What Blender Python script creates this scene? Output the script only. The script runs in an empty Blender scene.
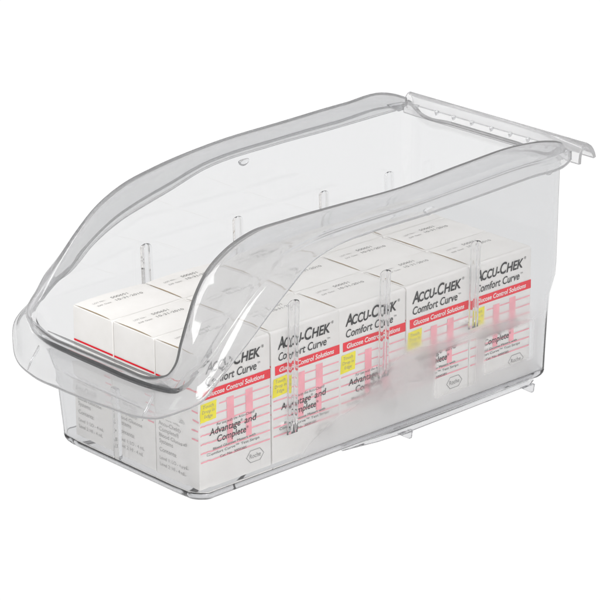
import bpy, bmesh, math
from mathutils import Vector, Matrix

# ------------------------------------------------------------------ camera
S = 0.01                                   # the numbers below are centimetres
sc = bpy.context.scene
col = sc.collection
CAM = (-101.845845, -121.816279, 71.0264085)
YAW, PITCH, ROLL, FPX = 0.836114340, -0.356784772, -0.00871613480, 2901.37361
fw = Vector((math.cos(PITCH)*math.cos(YAW), math.cos(PITCH)*math.sin(YAW), math.sin(PITCH)))
rt = fw.cross(Vector((0, 0, 1))).normalized()
up = rt.cross(fw)
r2 = rt*math.cos(ROLL) + up*math.sin(ROLL)
u2 = -rt*math.sin(ROLL) + up*math.cos(ROLL)
cam = bpy.data.objects.new('camera', bpy.data.cameras.new('camera'))
col.objects.link(cam)
cam.matrix_world = Matrix(((r2.x, u2.x, -fw.x, CAM[0]*S), (r2.y, u2.y, -fw.y, CAM[1]*S), (r2.z, u2.z, -fw.z, CAM[2]*S), (0, 0, 0, 1)))
cam.data.sensor_width = 36
cam.data.lens = FPX/600*36
cam.data.clip_start = 0.05
cam.data.clip_end = 100
sc.camera = cam

# ------------------------------------------------------------------ world: a pale studio, brighter overhead
w = bpy.data.worlds.new('World'); sc.world = w
w.use_nodes = True
nt = w.node_tree; nt.nodes.clear()
out = nt.nodes.new('ShaderNodeOutputWorld'); bg = nt.nodes.new('ShaderNodeBackground')
tc = nt.nodes.new('ShaderNodeTexCoord'); sx = nt.nodes.new('ShaderNodeSeparateXYZ')
rmp = nt.nodes.new('ShaderNodeValToRGB')
nt.links.new(tc.outputs['Generated'], sx.inputs[0]); nt.links.new(sx.outputs['Z'], rmp.inputs[0])
nt.links.new(rmp.outputs[0], bg.inputs[0]); nt.links.new(bg.outputs[0], out.inputs[0])
e = rmp.color_ramp.elements
e[0].position = 0.0; e[0].color = (0.30, 0.30, 0.31, 1)
e[1].position = 0.75; e[1].color = (0.66, 0.66, 0.66, 1)
k = e.new(0.3); k.color = (0.50, 0.50, 0.51, 1)
bg.inputs[1].default_value = 1.0

def area(name, loc, target, size, sizey, power, color=(1, 1, 1)):
    l = bpy.data.lights.new(name, 'AREA'); l.shape = 'RECTANGLE'
    l.size = size; l.size_y = sizey; l.energy = power; l.color = color
    o = bpy.data.objects.new(name, l); col.objects.link(o)
    o.location = loc
    o.rotation_euler = (Vector(target)-Vector(loc)).to_track_quat('-Z', 'Y').to_euler()
    return o
for yy, pw in ((-0.50, 1.4), (-0.20, 1.4), (0.08, 1.4), (0.36, 1.4), (0.66, 1.4)):
    area('strip_softbox', (-0.30, yy, 1.25), (0.05, 0.05, 0.10), 0.034, 1.0, pw).rotation_euler = (0, 0, math.radians(90))
area('fill_light', (-1.7, 0.25, 0.55), (0.0, 0.05, 0.05), 0.6, 1.0, 3.5)  # added fill, whitens the narrow front faces of the cartons
area('fill_light', (-0.5, -1.5, 0.8), (0.15, 0.05, 0.05), 1.2, 0.6, 24)  # added fill, brightens the near faces and the frost

sc.view_settings.view_transform = 'Standard'
sc.view_settings.look = 'None'
sc.view_settings.exposure = 0.0
sc.view_settings.gamma = 1.0
sc.render.engine = 'CYCLES'
cy = sc.cycles
cy.max_bounces = 28; cy.transmission_bounces = 26; cy.glossy_bounces = 10; cy.diffuse_bounces = 3
cy.transparent_max_bounces = 16
cy.caustics_refractive = True; cy.caustics_reflective = True
cy.blur_glossy = 0.0
cy.sample_clamp_indirect = 6.0
cy.use_denoising = True

# ------------------------------------------------------------------ materials
def mat(name, rough=0.6, color=(0.8, 0.8, 0.8)):
    m = bpy.data.materials.new(name); m.use_nodes = True
    b = m.node_tree.nodes['Principled BSDF']
    b.inputs['Base Color'].default_value = (*color, 1)
    b.inputs['Roughness'].default_value = rough
    b.inputs['Specular IOR Level'].default_value = 0.15
    return m, b
def noise_color(m, b, c1, c2, scale, lo=0.35, hi=0.65):
    n = m.node_tree
    t = n.nodes.new('ShaderNodeTexCoord'); z = n.nodes.new('ShaderNodeTexNoise'); z.inputs['Scale'].default_value = scale
    z.inputs['Detail'].default_value = 4
    r = n.nodes.new('ShaderNodeValToRGB')
    r.color_ramp.elements[0].position = lo; r.color_ramp.elements[1].position = hi
    r.color_ramp.elements[0].color = (*c1, 1); r.color_ramp.elements[1].color = (*c2, 1)
    n.links.new(t.outputs['Object'], z.inputs['Vector']); n.links.new(z.outputs['Fac'], r.inputs[0])
    n.links.new(r.outputs[0], b.inputs['Base Color'])
    return z

m_card, b = mat('white_card', 0.45)
zc = noise_color(m_card, b, (0.85, 0.83, 0.80), (0.885, 0.865, 0.84), 60)
bp = m_card.node_tree.nodes.new('ShaderNodeBump'); bp.inputs['Strength'].default_value = 0.25; bp.inputs['Distance'].default_value = 0.0008
m_card.node_tree.links.new(zc.outputs['Fac'], bp.inputs['Height']); m_card.node_tree.links.new(bp.outputs[0], b.inputs['Normal'])
def flat(name, c, rough=0.45):
    m, b = mat(name, rough, c)
    noise_color(m, b, tuple(x*0.94 for x in c), tuple(min(1, x*1.05) for x in c), 140)
    return m
m_red = flat('red_ink', (0.80, 0.004, 0.022))
m_pink = flat('pink_ink', (0.88, 0.38, 0.43))
m_black = flat('black_ink', (0.018, 0.017, 0.018))
m_grey = flat('grey_ink', (0.24, 0.235, 0.23))
m_lgrey = flat('pale_grey_ink', (0.42, 0.41, 0.40))
m_white = flat('white_ink', (0.88, 0.87, 0.85))
m_yel = flat('yellow_ink', (0.86, 0.76, 0.02))
m_brown = flat('raw_board', (0.36, 0.27, 0.17), 0.8)

def glass(name, tint, rough=0.0, dens=54.0, haze=0.0):
    m = bpy.data.materials.new(name); m.use_nodes = True
    n = m.node_tree; n.nodes.clear()
    o = n.nodes.new('ShaderNodeOutputMaterial'); g = n.nodes.new('ShaderNodeBsdfGlass')
    g.distribution = 'GGX'
    g.inputs['Color'].default_value = (*tint, 1); g.inputs['Roughness'].default_value = rough
    g.inputs['IOR'].default_value = 1.44
    va = n.nodes.new('ShaderNodeVolumeAbsorption'); va.inputs['Color'].default_value = (0.0, 0.012, 0.03, 1); va.inputs['Density'].default_value = dens
    n.links.new(va.outputs[0], o.inputs['Volume'])
    mx = n.nodes.new('ShaderNodeMixShader'); mx.inputs[0].default_value = haze
    df = n.nodes.new('ShaderNodeBsdfTranslucent'); df.inputs[0].default_value = (0.97, 0.965, 0.965, 1)
    d2 = n.nodes.new('ShaderNodeBsdfDiffuse'); d2.inputs[0].default_value = (0.97, 0.965, 0.965, 1)
    m2 = n.nodes.new('ShaderNodeMixShader'); n.links.new(df.outputs[0], m2.inputs[1]); n.links.new(d2.outputs[0], m2.inputs[2])
    n.links.new(g.outputs[0], mx.inputs[1]); n.links.new(m2.outputs[0], mx.inputs[2])
    n.links.new(mx.outputs[0], o.inputs[0])
    return m, n, g, mx
m_glass, gn, gg, gmix = glass('clear_plastic', (0.975, 0.976, 0.978))
m_glassp, _, _, _ = glass('clear_plastic_moulding', (0.985, 0.986, 0.988), dens=7.0)
m_rail, _, _, _ = glass('hazy_plastic', (0.98, 0.98, 0.982), 0.08, 5.0, 0.16)
m_base_shade, _, _, _ = glass('shaded_base_plastic', (0.95, 0.95, 0.955), 0.10, 60.0, 0.05)  # grey tint and absorption stand in for shade under the cartons
m_run, _, _, _ = glass('smoky_plastic', (0.95, 0.95, 0.955), 0.06, 55.0, 0.05)
m_fold_shade, _, _, _ = glass('fold_shade_plastic', (0.9, 0.9, 0.9), 0.10, 420.0, 0.04)  # strong absorption imitates the dark refracted band in the lip fold
# faint moulding ripple
t = gn.nodes.new('ShaderNodeTexCoord'); nz = gn.nodes.new('ShaderNodeTexNoise'); nz.inputs['Scale'].default_value = 22
bp = gn.nodes.new('ShaderNodeBump'); bp.inputs['Strength'].default_value = 0.05; bp.inputs['Distance'].default_value = 0.002
gn.links.new(t.outputs['Object'], nz.inputs['Vector']); gn.links.new(nz.outputs['Fac'], bp.inputs['Height']); gn.links.new(bp.outputs[0], gg.inputs['Normal'])
# frosted patch low on the near side wall
def math_node(n, op, a=None, b=None, clamp=False):
    x = n.nodes.new('ShaderNodeMath'); x.operation = op; x.use_clamp = clamp
    for i, v in enumerate((a, b)):
        if v is None: continue
        if isinstance(v, (int, float)): x.inputs[i].default_value = v
        else: n.links.new(v, x.inputs[i])
    return x.outputs[0]
sp = gn.nodes.new('ShaderNodeSeparateXYZ'); gn.links.new(t.outputs['Object'], sp.inputs[0])
X, Y, Z = sp.outputs
def ramp(v, a, b):                          # 0 at a, 1 at b
    mr = gn.nodes.new('ShaderNodeMapRange'); mr.interpolation_type = 'SMOOTHSTEP'
    gn.links.new(v, mr.inputs['Value']); mr.inputs['From Min'].default_value = a; mr.inputs['From Max'].default_value = b
    return mr.outputs['Result']
mul = lambda *v: v[0] if len(v) == 1 else math_node(gn, 'MULTIPLY', v[0], mul(*v[1:]))
inv = lambda v: math_node(gn, 'SUBTRACT', 1.0, v)
# edge of the frost rises from the front: z < (x-5cm)*0.52, never above 5.4cm
edge = math_node(gn, 'SUBTRACT', math_node(gn, 'MINIMUM', math_node(gn, 'MULTIPLY', math_node(gn, 'SUBTRACT', X, 0.050), 0.42), 0.046), Z)
fn = gn.nodes.new('ShaderNodeTexNoise'); fn.inputs['Scale'].default_value = 16; gn.links.new(t.outputs['Object'], fn.inputs['Vector'])
edge = math_node(gn, 'ADD', edge, math_node(gn, 'MULTIPLY', math_node(gn, 'SUBTRACT', fn.outputs['Fac'], 0.5), 0.03))
frost = mul(ramp(edge, -0.016, 0.016), ramp(X, 0.055, 0.08), inv(ramp(Y, -0.006, -0.004)), inv(ramp(X, 0.284, 0.292)))
def window(x0, x1, z0, z1):
    return mul(ramp(X, x0-.003, x0+.003), inv(ramp(X, x1-.003, x1+.003)), ramp(Z, z0-.002, z0+.004), inv(ramp(Z, z1-.003, z1+.003)))
WINS = [(0.188, 0.2245, 0.006, 0.038), (0.2325, 0.2775, 0.010, 0.036)]
win = math_node(gn, 'ADD', window(*WINS[0]), window(*WINS[1]), True)
frost = mul(frost, inv(win))
at = gn.nodes.new('ShaderNodeAttribute'); at.attribute_name = 'rim'
rimf = at.outputs['Fac']
at2 = gn.nodes.new('ShaderNodeAttribute'); at2.attribute_name = 'base'
gn.links.new(math_node(gn, 'ADD', math_node(gn, 'MULTIPLY', frost, 0.38), math_node(gn, 'MULTIPLY', rimf, 0.045)), gg.inputs['Roughness'])
gn.links.new(math_node(gn, 'ADD', math_node(gn, 'ADD', math_node(gn, 'MULTIPLY', frost, 0.17), math_node(gn, 'MULTIPLY', at2.outputs['Fac'], 0.0)), math_node(gn, 'MULTIPLY', rimf, 0.21)), gmix.inputs[0])

m_glow_ground, b = mat('glowing_white_ground', 0.5, (0.02, 0.02, 0.02))
b.inputs['Emission Color'].default_value = (1, 1, 1, 1)
b.inputs['Emission Strength'].default_value = 1.0  # made-up glow: white ground that lights the cartons and drowns contact shadows
b.inputs['Specular IOR Level'].default_value = 0.0

# ------------------------------------------------------------------ helpers
def mesh_obj(name, verts, faces, m, parent=None, smooth=False, scale=S):
    me = bpy.data.meshes.new(name)
    me.from_pydata([tuple(c*scale for c in v) for v in verts], [], faces)
    me.materials.append(m)
    if smooth:
        for p in me.polygons: p.use_smooth = True
    o = bpy.data.objects.new(name, me); col.objects.link(o)
    if parent: o.parent = parent
    return o
def from_bm(name, bm, m, parent=None, smooth=False):
    me = bpy.data.meshes.new(name); bm.normal_update(); bm.to_mesh(me); bm.free()
    me.materials.append(m)
    if smooth:
        for p in me.polygons: p.use_smooth = True
    o = bpy.data.objects.new(name, me); col.objects.link(o)
    if parent: o.parent = parent
    return o
def empty(name, loc=(0, 0, 0)):
    o = bpy.data.objects.new(name, None); col.objects.link(o)
    o.location = [c*S for c in loc]; o.empty_display_size = 0.02
    return o
def catmull(P, n):
    """sample a Catmull-Rom curve through P, n steps a span"""
    P = [Vector(p) for p in P]; R = []
    for i in range(len(P)-1):
        a = P[i-1] if i else P[0]*2-P[1]
        b, c = P[i], P[i+1]
        d = P[i+2] if i+2 < len(P) else P[-1]*2-P[-2]
        for k in range(n):
            t = k/n
            R.append(0.5*((2*b) + (c-a)*t + (2*a-5*b+4*c-d)*t*t + (3*b-a-3*c+d)*t**3))
    R.append(P[-1].copy())
    return R

# ------------------------------------------------------------------ added glowing ground, keeps the backdrop white and shadowless
tb = mesh_obj('glow_ground', [(-400, -400, -1.45), (600, -400, -1.45), (600, 600, -1.45), (-400, 600, -1.45)], [(0, 1, 2, 3)], m_glow_ground)
tb['kind'] = 'structure'

# ------------------------------------------------------------------ the clear bin
bin_ = empty('storage_bin', (14, 5.9, -1.4))
bin_['label'] = 'clear plastic stacking bin with a scooped open front and flared rim, full of white cartons'
bin_['category'] = 'storage bin'
OFF = bin_.location.copy()

# each station: bottom, kink, crest, skirt edge  (cm), from the back of the near side round the front to the back of the far side
def st(b, kk, c, ed, bulge=0.35): return (b, kk, c, ed, bulge)
YB0, YB1 = -0.85, 12.65
ST = []
def side(sgn, rows):
    o = []
    for (bx, cx_, cz, ex, ez, ca, ea) in rows:
        yb = YB0 if sgn < 0 else YB1
        y0 = 0 if sgn < 0 else 11.8
        o.append(((bx, yb, 0), (bx+(cx_-bx)*0.12, yb+sgn*0.18, 5.2), (cx_, y0+sgn*ca, cz), (ex, y0+sgn*ea, ez)))
    return o
near = side(-1, [
    (28.9, 29.3, 15.45, 29.4, 14.7, 1.2, 2.3),
    (28.2, 28.4, 15.75, 28.6, 14.55, 1.3, 2.6),
    (25.4, 25.6, 16.10, 25.4, 14.5, 1.3, 2.7),
    (20.3, 20.5, 15.95, 20.0, 14.3, 1.3, 2.7),
    (15.3, 15.3, 15.65, 15.7, 14.2, 1.3, 2.7),
    (10.0, 9.75, 15.70, 11.5, 14.15, 1.3, 2.7),
    (7.0, 5.73, 15.72, 8.60, 13.95, 1.3, 2.7),
    (5.2, 3.15, 15.65, 6.20, 13.25, 1.3, 2.75),
    (3.8, 1.20, 15.05, 4.60, 12.20, 1.3, 2.8),
    (2.6, -0.34, 14.05, 3.00, 11.00, 1.3, 2.8),
    (1.7, -1.29, 12.75, 1.65, 9.90, 1.3, 2.8),
    (1.0, -1.85, 11.54, 0.40, 8.95, 1.3, 2.8),
    (0.4, -2.34, 10.18, -0.85, 8.00, 1.25, 2.8),
    (-0.1, -2.58, 9.00, -2.2, 7.00, 1.1, 2.7),
])
front = [
    ((-0.45, -0.62, 0), (-0.75, -0.80, 4.3), (-2.72, -0.65, 8.25), (-3.15, -1.9, 6.45)),
    ((-0.70, -0.30, 0), (-1.05, -0.40, 4.3), (-2.70, 0.2, 7.85), (-3.65, -0.7, 5.85)),
    ((-0.80, 0.60, 0), (-1.15, 0.50, 4.3), (-2.62, 1.2, 7.5), (-3.8, 0.9, 5.5)),
    ((-0.85, 3.2, 0), (-1.2, 3.2, 4.3), (-2.58, 3.6, 7.4), (-3.85, 3.5, 5.3)),
    ((-0.85, 5.9, 0), (-1.2, 5.9, 4.3), (-2.55, 5.9, 7.36), (-3.85, 5.9, 5.15)),
    ((-0.85, 8.6, 0), (-1.2, 8.6, 4.3), (-2.55, 8.3, 7.36), (-3.85, 8.4, 5.1)),
    ((-0.80, 11.2, 0), (-1.15, 11.3, 4.3), (-2.5, 10.8, 7.4), (-3.75, 11.0, 5.1)),
    ((-0.70, 12.1, 0), (-1.05, 12.2, 4.3), (-2.45, 11.7, 7.55), (-3.6, 12.7, 5.5)),
    ((-0.45, 12.42, 0), (-0.75, 12.6, 4.3), (-2.35, 12.5, 7.8), (-3.0, 13.8, 6.05)),
]
far = side(1, [
    (28.9, 29.5, 15.35, 29.9, 14.3, 1.3, 2.3),
    (28.2, 28.4, 15.80, 28.6, 14.2, 1.5, 2.5),
    (24.5, 24.5, 15.90, 24.0, 14.1, 1.5, 2.6),
    (19.5, 19.5, 15.80, 18.7, 14.1, 1.5, 2.6),
    (13.0, 12.5, 15.60, 13.0, 13.8, 1.5, 2.6),
    (8.7, 7.8, 15.05, 9.85, 13.0, 1.5, 2.6),
    (6.6, 5.3, 14.50, 7.80, 12.5, 1.5, 2.6),
    (4.8, 3.3, 13.60, 5.70, 11.9, 1.5, 2.6),
    (3.2, 1.65, 12.30, 3.60, 10.8, 1.5, 2.7),
    (2.0, 0.45, 11.10, 2.00, 9.50, 1.5, 2.8),
    (1.1, -0.55, 10.0, 0.30, 8.75, 1.45, 2.9),
    (0.4, -1.35, 9.10, -1.0, 8.05, 1.35, 2.85),
    (-0.1, -2.05, 8.35, -2.25, 7.10, 1.15, 2.8),
])
far.reverse()
back_ = [
    ((29.05, 12.3, 0), (29.4, 12.55, 5.2), (29.95, 12.8, 15.05), (30.15, 13.0, 14.85)),
    ((29.2, 11.4, 0), (29.6, 11.6, 5.2), (30.0, 11.7, 14.4), (30.05, 11.7, 14.35)),
    ((29.2, 9.0, 0), (29.6, 9.0, 5.2), (30.0, 9.0, 14.4), (30.05, 9.0, 14.35)),
    ((29.2, 5.9, 0), (29.6, 5.9, 5.2), (30.0, 5.9, 14.4), (30.05, 5.9, 14.35)),
    ((29.2, 2.8, 0), (29.6, 2.8, 5.2), (30.0, 2.8, 14.4), (30.05, 2.8, 14.35)),
    ((29.2, 0.4, 0), (29.6, 0.2, 5.2), (30.0, 0.1, 14.4), (30.05, 0.1, 14.35)),
    ((29.05, -0.5, 0), (29.4, -0.75, 5.2), (29.95, -0.9, 15.05), (30.15, -1.1, 14.85)),
]
loop = near+front+far+back_
n = len(loop); SUB = 8
def closed(Pts):
    P = [Vector(p) for p in Pts]; R = []
    N = len(P)
    for i in range(N):
        a, b, c, d = P[i-1], P[i], P[(i+1) % N], P[(i+2) % N]
        # centripetal-ish: scale tangents by chord lengths
        lb = max((c-b).length, 1e-4); la = max((b-a).length, 1e-4); lc = max((d-c).length, 1e-4)
        m1 = ((c-b)/lb*la + (b-a)/la*lb)/(la+lb)*lb
        m2 = ((d-c)/lc*lb + (c-b)/lb*lc)/(lb+lc)*lb
        for k in range(SUB):
            t = k/SUB
            R.append(b*(2*t**3-3*t*t+1) + m1*(t**3-2*t*t+t) + c*(-2*t**3+3*t*t) + m2*(t**3-t*t))
    return R
Bc = closed([s[0] for s in loop]); Kc = closed([s[1] for s in loop]); Cc = closed([s[2] for s in loop]); Ec = closed([s[3] for s in loop])
cen = Vector((14, 5.9, 0))
# valley place, valley depth, shoulder bulge at each station
def groove(s):
    cx_, cz = s[2][0], s[2][2]
    if cx_ > 28: return (0.6, 0.04, 0.5)
    if cz < 8.0 and cx_ < 0: return (0.25, 0.34, 0.5)
    if cz < 9.2: return (0.42, 0.24, 1.0)
    if cz < 11.0: return (0.62, 0.26, 1.4)
    if cz < 15.2: return (0.68, 0.24, 1.5)
    return (0.62, 0.17, 1.1)
Mc = [tuple(v) for v in closed([groove(s) for s in loop])]
bm = bmesh.new()
rows = []; foots = []
for b0, k0, c0, e0, (mf, gd, bu) in zip(Bc, Kc, Cc, Ec, Mc):
    inw = (cen-b0); inw.z = 0; inw = Vector((max(-1, min(1, inw.x)) if abs(inw.x) > 12 else 0, max(-1, min(1, inw.y)) if abs(inw.y) > 5.5 else 0, 0))
    prof = []
    # rounded foot
    R = 0.55
    for kk in range(6):
        a = kk/5*math.pi/2
        p = b0 + inw*(R*(1-math.sin(a))) + Vector((0, 0, -0.62 + R*(1-math.cos(a))))
        prof.append(p)
    # wall up to the kink, a soft step there, then to the crest
    wtop = c0.lerp(k0, 0.10)
    mid = k0.lerp(wtop, 0.12)
    stepout = (c0-k0)
    prof += [prof[-1].lerp(k0, 0.02), prof[-1].lerp(k0, 0.05), prof[-1].lerp(k0, 0.35), prof[-1].lerp(k0, 0.7), k0.copy()]
    lean = min(1.0, max(0.0, (1.5-(Vector((c0.x-k0.x, c0.y-k0.y)).length))/0.5))
    for q, hq in ((0.06, 0.35), (0.12, 0.66), (0.2, 0.76), (0.4, 0.82), (0.65, 0.88), (0.82, 0.94)):
        p = k0.lerp(c0, q); h = q+(hq-q)*lean
        prof.append(Vector((k0.x+(c0.x-k0.x)*h, k0.y+(c0.y-k0.y)*h, p.z)))
    # crest and skirt: cubic from wall top over the crest and out to the edge
    d = (c0-k0).normalized()
    # crest and skirt: over the crest, a bulging shoulder, a valley, then a small outer lip
    chord = e0-c0; L = chord.length
    if L > 0.8:
        nrm = d - chord*(d.dot(chord)/(L*L)); nrm.normalize()
        cu = chord
        p0 = k0.lerp(c0, 0.93)
        ctl = [p0, c0 - d*0.12 + nrm*0.0 + cu*0.02, c0 + cu*0.10*min(1, 1.2/L) + nrm*0.16,
               c0 + cu*(mf*0.45) + nrm*(0.30*bu), c0 + cu*(mf*0.80) + nrm*(0.16*bu-0.3*gd), c0 + cu*mf - nrm*gd,
               c0 + cu*(mf+(1-mf)*0.22) - nrm*(gd*0.25), c0 + cu*(mf+(1-mf)*0.6) + nrm*0.06, e0]
        cat = catmull(ctl, 3)
        prof += cat
    else:
        p0 = k0.lerp(c0, 0.93)
        prof += catmull([p0.lerp(c0, i/4) for i in range(5)] + [c0.lerp(e0, i/4) for i in range(1, 5)], 3)
    o2 = Vector((chord.x, chord.y, 0))
    if o2.length > 1e-3: o2.normalize()
    prof.append(e0 + o2*0.16 + Vector((0, 0, -0.04)))
    foots.append([Vector([c*S for c in p]) for p in prof[:6]])
    rows.append([bm.verts.new([c*S for c in p]) for p in prof[5:]])
NR = len(rows); NP = len(rows[0])
for i in range(NR):
    a, b_ = rows[i], rows[(i+1) % NR]
    for j in range(NP-1):
        bm.faces.new((a[j], b_[j], b_[j+1], a[j+1]))
bmesh.ops.recalc_face_normals(bm, faces=bm.faces[:])
for v in bm.verts: v.co -= OFF
rimv = [0.0]*len(bm.verts)
bm.verts.index_update()
for r in rows:
    for j, v in enumerate(r): rimv[v.index] = max(0.0, min(1.0, (j-12)/4)) if r is not None else 0
body = from_bm('body', bm, m_glass, bin_, True)
ra = body.data.attributes.new('rim', 'FLOAT', 'POINT'); ra.data.foreach_set('value', rimv)
sol = body.modifiers.new('thickness', 'SOLIDIFY'); sol.thickness = 0.0020; sol.offset = 0.0; sol.use_even_offset = False; sol.use_rim = True

# the base: rounded foot and floor, a closed moulding below the walls
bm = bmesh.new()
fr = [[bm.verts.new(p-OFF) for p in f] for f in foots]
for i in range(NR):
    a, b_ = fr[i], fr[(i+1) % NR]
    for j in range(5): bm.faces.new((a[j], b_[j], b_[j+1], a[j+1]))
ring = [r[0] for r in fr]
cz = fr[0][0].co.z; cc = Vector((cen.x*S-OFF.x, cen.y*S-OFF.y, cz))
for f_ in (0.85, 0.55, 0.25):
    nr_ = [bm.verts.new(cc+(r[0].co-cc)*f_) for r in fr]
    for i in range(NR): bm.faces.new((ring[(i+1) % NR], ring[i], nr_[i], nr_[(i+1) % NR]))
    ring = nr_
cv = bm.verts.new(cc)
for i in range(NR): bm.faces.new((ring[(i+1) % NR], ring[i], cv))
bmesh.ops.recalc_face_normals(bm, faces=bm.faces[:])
base = from_bm('base', bm, m_base_shade, bin_, True)
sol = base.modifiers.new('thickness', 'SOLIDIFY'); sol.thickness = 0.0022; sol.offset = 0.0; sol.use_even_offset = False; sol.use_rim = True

# object coordinates of the body are relative to OFF: shift them back for the frost mask
addv = gn.nodes.new('ShaderNodeVectorMath'); addv.operation = 'ADD'; addv.inputs[1].default_value = OFF
gn.links.new(t.outputs['Object'], addv.inputs[0]); gn.links.new(addv.outputs[0], sp.inputs[0])

def prism(name, poly, a, b, axis, m, parent, bevel=0.05, seg=3, smooth=True):
    """extrude polygon poly (2-D) along axis from a to b (cm, world), as a child of the bin"""
    bm = bmesh.new()
    def P(u, v, w_):
        q = {'x': (w_, u, v), 'y': (u, w_, v), 'z': (u, v, w_)}[axis]
        return [c*S-o for c, o in zip(q, OFF)]
    A = [bm.verts.new(P(u, v, a)) for u, v in poly]; B = [bm.verts.new(P(u, v, b)) for u, v in poly]
    bm.faces.new(A); bm.faces.new(B[::-1])
    for i in range(len(poly)):
        j = (i+1) % len(poly); bm.faces.new((A[i], B[i], B[j], A[j]))
    bmesh.ops.recalc_face_normals(bm, faces=bm.faces[:])
    if bevel:
        bmesh.ops.bevel(bm, geom=[e_ for e_ in bm.edges if e_.calc_face_angle(0) > 0.9], offset=bevel*S, segments=seg, affect='EDGES', profile=0.5)
    return from_bm(name, bm, m, parent, smooth)

# hanging rail across the back: a rolled channel
def rail():
    path = [(30.22, 14.1), (30.24, 14.5), (30.34, 14.95), (30.66, 15.32), (31.0, 15.2), (31.3, 14.95), (31.52, 14.6), (31.64, 14.25)]
    P = catmull([(a, 0, b) for a, b in path], 4)
    th = 0.26
    outer = []; inner = []
    for i, p in enumerate(P):
        q = P[min(i+1, len(P)-1)]-P[max(i-1, 0)]; q.normalize()
        nrm = Vector((-q.z, 0, q.x))
        outer.append((p.x+nrm.x*th/2, p.z+nrm.z*th/2)); inner.append((p.x-nrm.x*th/2, p.z-nrm.z*th/2))
    return prism('hanging_rail', outer+inner[::-1], -2.5, 13.7, 'y', m_rail, bin_, 0.07, 3)
rail()
# little wedge notches in a row under the rail crest
for y in (12.2, 10.3, 8.7, 7.0, 5.2, 3.5, 1.9, 0.4):
    prism('notch', [(y-0.15, 14.98), (y+0.15, 14.98), (y, 14.66)], 29.86, 30.12, 'x', m_glassp, bin_, 0.02, 2)
# corner gussets joining rim and rail
prism('gusset', [(28.6, 14.95), (30.1, 14.95), (30.1, 14.3), (29.6, 14.3)], -1.9, -1.62, 'y', m_glassp, bin_, 0.05, 2)
prism('gusset', [(28.6, 14.95), (30.1, 14.95), (30.1, 14.3), (29.6, 14.3)], 13.6, 13.9, 'y', m_glassp, bin_, 0.05, 2)

# divider guides: double vertical ridges with rounded tops on both side walls
def guide(x, y, sgn, z0, z1, wd=0.42, dp=0.15):
    bm = bmesh.new()
    prof = []
    N = 16
    for i in range(N+1):
        u = -1+2*i/N
        # two ridges with a valley between
        h = dp*(max(0, 1-((abs(u)-0.62)/0.38)**2))**0.5 if abs(u) > 0.24 else dp*0.25
        prof.append((u*wd, h))
    zs = [z0 + (z1-z0)*i/10 for i in range(10)] + [z1+0.25*math.sin(a*math.pi/10) for a in range(6)]
    fs = [1]*10 + [math.cos(a*math.pi/10)+0.02 for a in range(6)]
    rowsv = []
    for z, f_ in zip(zs, fs):
        lean = (z-0)*0.032
        rowsv.append([bm.verts.new([c*S-o for c, o in zip((x+px*f_, y+sgn*lean - sgn*(ph*min(1, f_)), z), OFF)]) for px, ph in prof] +
                     [bm.verts.new([c*S-o for c, o in zip((x+px*f_, y+sgn*lean + sgn*0.03, z), OFF)]) for px, ph in prof[::-1]])
    M = len(rowsv[0])
    for a, b_ in zip(rowsv, rowsv[1:]):
        for j in range(M): bm.faces.new((a[j], a[(j+1) % M], b_[(j+1) % M], b_[j]))
    bm.faces.new(rowsv[0]); bm.faces.new(rowsv[-1])
    bmesh.ops.recalc_face_normals(bm, faces=bm.faces[:])
    return from_bm('divider_guide', bm, m_glassp, bin_, True)
for x, z0 in ((6.7, 1.8), (14.3, 3.4), (22.2, 4.6)):
    guide(x, -0.70, -1, z0, 10.3)
for x in (6.7, 14.4, 22.0, 28.0):
    guide(x, 12.50, 1, 7.0 if x < 8 else 5.0, 10.3, 0.42, 0.26 if x < 8 else 0.15)
# front wall guide
prism('divider_guide', [(-0.72, 6.6), (-0.45, 6.6), (-0.45, 7.2), (-0.72, 7.2)], -0.1, 4.6, 'z', m_glassp, bin_, 0.08, 3)

# small lugs under the rim skirt
def lug(x, y, z, r=0.42):
    bm = bmesh.new(); bmesh.ops.create_uvsphere(bm, u_segments=20, v_segments=12, radius=1)
    for v in bm.verts:
        v.co = Vector((v.co.x*r*1.15, v.co.y*r*0.35, v.co.z*r*0.6 + (0.25*v.co.x*v.co.x*r)))
        v.co = Vector(((x+v.co.x)*S, (y+v.co.y)*S, (z+v.co.z)*S))-OFF
    return from_bm('rim_lug', bm, m_glassp, bin_, True)
lug(16.8, -2.25, 14.0); lug(27.6, -2.25, 14.1, 0.3); lug(16.0, 14.05, 13.6, .4)
# two little ribs on the front lip
for y in (0.6, 11.6):
    prism('lip_rib', [(-2.85, 6.55), (-3.75, 5.35), (-3.80, 5.20), (-2.80, 6.30)], y-0.05, y+0.05, 'y', m_glassp, bin_, 0.02, 2)

# runner and feet below the body
prism('base_runner', [(11.0, -0.72), (28.3, -0.72), (27.9, -1.02), (16.8, -1.12), (14.0, -1.0)], -0.75, -0.45, 'y', m_run, bin_, 0.08, 3)
prism('base_runner', [(11.0, -0.72), (28.3, -0.72), (27.9, -1.02), (16.8, -1.12), (14.0, -1.0)], 12.25, 12.55, 'y', m_run, bin_, 0.08, 3)
for x in (16.4, 27.6):
    for y in (-1.05, 12.45):
        prism('foot', [(x-0.8, -0.85), (x+0.45, -0.85), (x+0.32, -1.40), (x+0.10, -1.40)], y, y+0.28, 'y', m_run, bin_, 0.05, 3)

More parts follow.
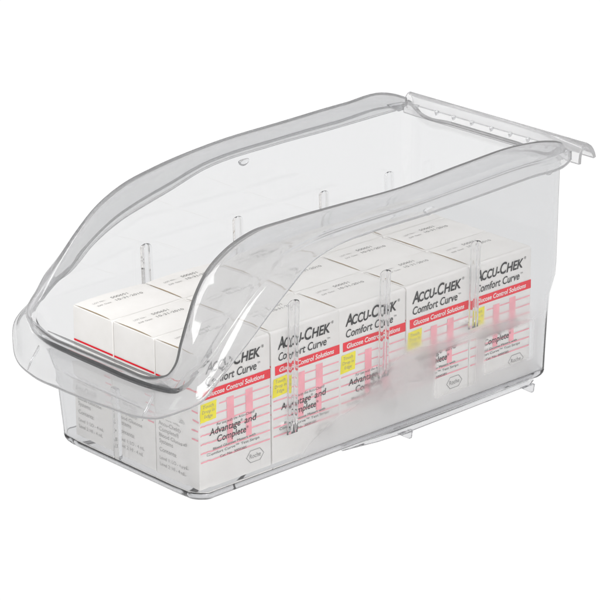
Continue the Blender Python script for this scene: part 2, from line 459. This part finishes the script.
def tube(name, pts, rads, m, K=10):
    P = catmull(pts, 5); R_ = [v.x for v in catmull([(r, 0, 0) for r in rads], 5)]
    bm = bmesh.new(); rg = []
    for i, p in enumerate(P):
        tg = (P[min(i+1, len(P)-1)]-P[max(i-1, 0)]).normalized()
        s1 = tg.cross(Vector((0, 0, 1)));  s1 = s1.normalized() if s1.length > 1e-3 else Vector((1, 0, 0))
        s2 = s1.cross(tg)
        rg.append([bm.verts.new((p+(s1*math.cos(a*2*math.pi/K)+s2*math.sin(a*2*math.pi/K))*max(R_[i], 0.012))*S-OFF) for a in range(K)])
    for a, b_ in zip(rg, rg[1:]):
        for j in range(K): bm.faces.new((a[j], a[(j+1) % K], b_[(j+1) % K], b_[j]))
    bm.faces.new(rg[0]); bm.faces.new(rg[-1])
    bmesh.ops.recalc_face_normals(bm, faces=bm.faces[:])
    return from_bm(name, bm, m, bin_, True)
# added dark tubes standing in for the refraction darkness along the lip fold
FOLD_SHADE = [(-3.0, 11.47, 7.33), (-3.0, 10.29, 7.14), (-3.0, 7.84, 7.06), (-3.0, 5.43, 7.05), (-3.0, 3.07, 7.03), (-3.0, 0.75, 7.14), (-3.0, -1.27, 7.43), (-2.37, -1.6, 7.54), (-1.6, -1.6, 8.01), (-0.81, -1.6, 8.86), (-0.02, -1.6, 9.89), (1.08, -1.6, 10.98)]
tube('lip_fold_shade', FOLD_SHADE, [0.03, 0.13, 0.16, 0.17, 0.17, 0.17, 0.16, 0.13, 0.10, 0.07, 0.05, 0.02], m_fold_shade)
FOLD_SHADE2 = [(-2.62, 10.95, 7.64), (-2.62, 8.29, 7.61), (-2.62, 5.88, 7.58), (-2.62, 3.51, 7.56), (-2.62, 1.19, 7.6), (-2.62, -0.1, 7.79)]
tube('lip_fold_shade', FOLD_SHADE2, [0.03, 0.07, 0.08, 0.08, 0.07, 0.02], m_fold_shade)

# ------------------------------------------------------------------ the cartons
BW, BD, BH = 5.68, 3.95, 8.6
def text_mesh(body, size, shear=0.0, bold=0.0, align='LEFT', width=None, spacing=1.0):
    c = bpy.data.curves.new('txt', 'FONT'); c.body = body; c.size = size; c.shear = shear; c.offset = bold
    c.align_x = align; c.resolution_u = 3; c.space_character = spacing; c.fill_mode = 'FRONT'
    o = bpy.data.objects.new('txt', c); col.objects.link(o)
    dg = bpy.context.evaluated_depsgraph_get()
    me = bpy.data.meshes.new_from_object(o.evaluated_get(dg))
    bpy.data.objects.remove(o); bpy.data.curves.remove(c)
    V = [v.co.copy() for v in me.vertices]; F = [tuple(p.vertices) for p in me.polygons]
    bpy.data.meshes.remove(me)
    if width and V:
        x0 = min(v.x for v in V); x1 = max(v.x for v in V); k = width/(x1-x0)
        for v in V: v.x = (v.x-(x0 if align == 'LEFT' else (x0+x1)/2))*k
    return V, F
class Print:
    """flat ink on one face of a carton; u runs right, v up from the carton's bottom"""
    def __init__(s, face): s.face = face; s.V = []; s.F = []
    def _add(s, pts, faces, lift):
        o = len(s.V)
        for u, v in pts:
            if s.face == 'near': s.V.append((u, -lift, v))
            elif s.face == 'front': s.V.append((-lift, BD-u, v))
            else: s.V.append((u, v, BH+lift))
        s.F += [tuple(i+o for i in f_) for f_ in faces]
    def poly(s, pts, lift=0.004): s._add(pts, [tuple(range(len(pts)))], lift)
    def rect(s, u0, v0, u1, v1, lift=0.004): s.poly([(u0, v0), (u1, v0), (u1, v1), (u0, v1)], lift)
    def text(s, body, u, v, size, lift=0.012, **kw):
        V, F = text_mesh(body, size, **kw); s._add([(u+p.x, v+p.y) for p in V], F, lift)
        return max(p.x for p in V)+u
    def build(s, name, m, parent): return mesh_obj(name, s.V, s.F, m, parent)

def make_carton():
    t = empty('carton')
    g = 0.02
    bm = bmesh.new(); bmesh.ops.create_cube(bm, size=1)
    for v in bm.verts:
        v.co = Vector(((v.co.x+.5)*(BW-2*g)+g, (v.co.y+.5)*(BD-2*g)+g, (v.co.z+.5)*BH))*S
    ed = [e_ for e_ in bm.edges if all(v.co.y < 0.1*S and v.co.z > (BH-.1)*S for v in e_.verts)]
    r_ = bmesh.ops.bevel(bm, geom=ed, offset=0.20*S, segments=6, affect='EDGES', profile=0.5)
    bmesh.ops.bevel(bm, geom=[e_ for e_ in bm.edges if e_.calc_face_angle(0) > 0.7], offset=0.045*S, segments=3, affect='EDGES', profile=0.6)
    from_bm('carton_body', bm, m_card, t, True)
    # tuck lid: a slightly bowed sheet on top, raw board showing at its right-hand slit
    NX, NY = 10, 8
    V = []; F = []
    for i in range(NX+1):
        for j in range(NY+1):
            u, v = i/NX, j/NY
            z = BH + 0.012 + 0.085*math.sin(math.pi*u)**0.7*(0.45+0.55*v)*(1-(1-v)**6) + 0.02*v
            xl = 0.09 + 0.10*math.sin(math.pi*min(1, max(0, v*1.06-0.06)))**0.8
            V.append((xl+u*(BW-0.17-xl), 0.21+v*(BD-0.27), z))
    for i in range(NX):
        for j in range(NY):
            a = i*(NY+1)+j; F.append((a, a+NY+1, a+NY+2, a+1))
    k = len(V)                                              # under-sheet gives the lid its board thickness
    lid = mesh_obj('tuck_lid', V, F, m_card, t, True)
    sl = Print('top')
    lo = []; hi = []
    for i in range(13):
        u = i/12; y = 0.30 + u*(BD-0.65)
        lo.append((0.085, y)); hi.append((0.105+0.085*math.sin(math.pi*u)**0.8, y))
    sl.poly([lo[0]]+hi[1:-1]+[lo[-1]]+lo[1:-1][::-1], 0.03)
    sl.build('lid_slit', m_brown, t)
    # --- broad face
    T = BH
    p = Print('near')
    for i in range(7):
        z = T-3.35-i*0.58
        u0 = 1.55 if i == 0 else 0.12
        p.rect(u0, z-0.045, BW-0.12, z+0.045, 0.003)
    p.rect(2.15, T-4.6, 2.72, T-3.15, 0.005); p.rect(3.65, T-4.6, 4.22, T-3.05, 0.005)
    p.rect(2.15, T-6.1, 2.60, T-4.6, 0.005); p.rect(3.65, T-6.1, 4.1, T-4.6, 0.005)
    p.build('pink_pattern', m_pink, t)
    p = Print('near'); p.rect(0.30, T-2.86, BW-0.03, T-2.26, 0.004)
    p.build('red_band', m_red, t)
    p = Print('front'); p.rect(0.05, T-2.28, BD-0.05, T-2.16, 0.004)
    p.build('red_line', m_red, t)
    p = Print('near'); p.text('Glucose Control Solutions', 0.62, T-2.70, 0.44, bold=0.010, shear=0.15, width=4.55); p.build('band_lettering', m_white, t)
    p = Print('near')
    x = 0.50; y = T-1.22
    p.text('A', x, y, 1.08, shear=0.22, bold=0.022, width=0.62)
    p.text('CCU-', x+0.57, y, 0.86, shear=0.22, bold=0.022, width=1.62)
    p.text('C', x+2.24, y, 1.08, shear=0.22, bold=0.022, width=0.62)
    p.text('HEK', x+2.83, y, 0.86, shear=0.22, bold=0.022, width=1.56)
    p.text('\u00ae', x+4.46, y+0.50, 0.26)
    p.text('Comfort Curve', x+0.05, T-1.98, 0.74, shear=0.2, bold=0.008, width=4.0)
    p.text('TM', x+4.12, T-1.66, 0.17)
    p.build('title_lettering', m_black, t)
    p = Print('near')
    p.text('For use with the Accu-Chek\u00ae', 1.35, T-4.72, 0.25, shear=0.15, width=3.0)
    p.text('Advantage', 0.75, T-5.22, 0.60, shear=0.15, bold=0.007, width=2.45); p.text('\u00ae', 3.22, T-4.98, 0.22); p.text('and', 3.52, T-5.22, 0.60, shear=0.15, bold=0.007, width=0.98)
    p.text('Complete', 1.35, T-5.80, 0.60, shear=0.15, bold=0.007, width=2.3); p.text('\u00ae', 3.68, T-5.58, 0.22)
    p.text('Blood Glucose Meters with', 1.0, T-6.22, 0.24, width=3.4)
    p.text('Comfort Curve\u2122 Test Strips', 0.6, T-6.52, 0.24, width=4.1)
    p.text('Cat. No. 3000385', 1.55, T-6.86, 0.24, width=2.1)
    p.build('lettering', m_black, t)
    p = Print('near')
    p.poly([(0.06, T-4.28), (1.30, T-4.20), (1.36, T-3.02), (0.16, T-3.08)], 0.008)
    p.build('yellow_flash', m_yel, t)
    p = Print('near')
    for i, s_ in enumerate(('Touch', 'Drop in', 'Edge')): p.text(s_, 0.72, T-3.38-i*0.32, 0.30, align='CENTER', width=(0.8, 0.95, 0.6)[i], shear=.1, lift=0.013)
    p.build('flash_lettering', m_grey, t)
    p = Print('near')
    # hexagon emblem outline with its word
    hx, hy, a, b_ = 4.35, T-7.55, 0.72, 0.40
    hexo = [(-a, 0), (-a*0.55, -b_), (a*0.55, -b_), (a, 0), (a*0.55, b_), (-a*0.55, b_)]
    for i in range(6):
        q0, q1 = hexo[i], hexo[(i+1) % 6]
        p.poly([(hx+q0[0], hy+q0[1]), (hx+q1[0], hy+q1[1]), (hx+q1[0]*0.94, hy+q1[1]*0.92), (hx+q0[0]*0.94, hy+q0[1]*0.92)], 0.006)
    p.text('Roche', hx, hy-0.13, 0.42, align='CENTER', width=0.9, lift=0.006)
    p.build('emblem', m_grey, t)
    # --- narrow face towards the open front
    p = Print('front')
    L = [('For use with', 3.75), ('Accu-Chek\u00ae', 3.32), ('Complete\u00ae', 2.92), ('Blood Glucose', 2.50), ('Systems', 2.10), ('Contents:', 1.55), ('Level 1: LO - 4 mL', 1.02), ('Level 2: HI - 4 mL', 0.60)]
    for s_, dz in L:
        p.text(s_, 0.35, dz, 0.40 if dz > 1.2 else 0.33)
    p.build('side_lettering', m_lgrey, t)
    p = Print('front')
    for i in range(4):
        p.rect(3.3, T-3.6-i*0.6, 3.9, T-3.5-i*0.6, 0.004)
    p.build('side_stripes', m_pink, t)
    # --- date stamp on the lid
    V = []; F = []
    def stamp(body, u, v, size, width):
        tv, tf = text_mesh(body, size, width=width, bold=0.002)
        o = len(V)
        for q in tv:
            uu = (u+q.x-0.09)/(BW-0.26); vv = (v+q.y-0.03)/(BD-0.09)
            z = BH + 0.012 + 0.085*max(0, math.sin(math.pi*uu))**0.7*(0.45+0.55*vv)*(1-(1-vv)**6) + 0.02*vv
            V.append((u+q.x, v+q.y, z+0.008))
        F.extend(tuple(i+o for i in q) for q in tf)
    stamp('LOT No.:', 0.9, 2.95, 0.26, 0.95); stamp('EXP. Date:', 0.9, 2.45, 0.26, 1.05)
    mesh_obj('faint_stamp', V, F, m_lgrey, t)
    V = []; F = []
    stamp('500651', 2.35, 2.95, 0.38, 1.3); stamp('10-31-2010', 2.35, 2.45, 0.38, 2.1)
    mesh_obj('date_stamp', V, F, m_grey, t)
    return t

proto = make_carton()
parts = list(proto.children)
rowname = ('near row along the lettered side wall', 'middle row', 'far row')
where = ('first from the scooped front', 'second from the front', 'third from the front', 'fourth from the front', 'last one at the back')
jit = [(0.0, 0.0, 0.0), (0.03, -.06, 0.4), (-.02, .03, -.3), (.02, -.03, .5), (0, .04, -.4)]
special = {(0, 0): 'white carton at the front corner, its red band partly under the bin\'s flared rim',
           (1, 0): 'white carton at the front of the middle row, between two other front cartons',
           (2, 0): 'white carton at the far front corner, farthest left in the bin'}
for r in range(3):
    for c in range(5):
        if r == 0 and c == 0: o = proto
        else:
            o = proto.copy(); col.objects.link(o)
            for ch in parts:
                d = ch.copy(); col.objects.link(d); d.parent = o
        j = jit[(c+2*r) % 5]
        o.location = ((c*(BW+0.01)+(j[0] if c else 0))*S, (r*(BD+0.01)+j[1]*0.4)*S, (-0.24+abs(j[2])*0.08)*S)
        o.rotation_euler = (0, 0, math.radians(j[2]*0.8))
        o['label'] = special.get((r, c), 'white carton in the %s, %s' % (rowname[r], where[c]))
        o['category'] = 'box'
        o['group'] = 'white printed cartons packed in the clear bin'
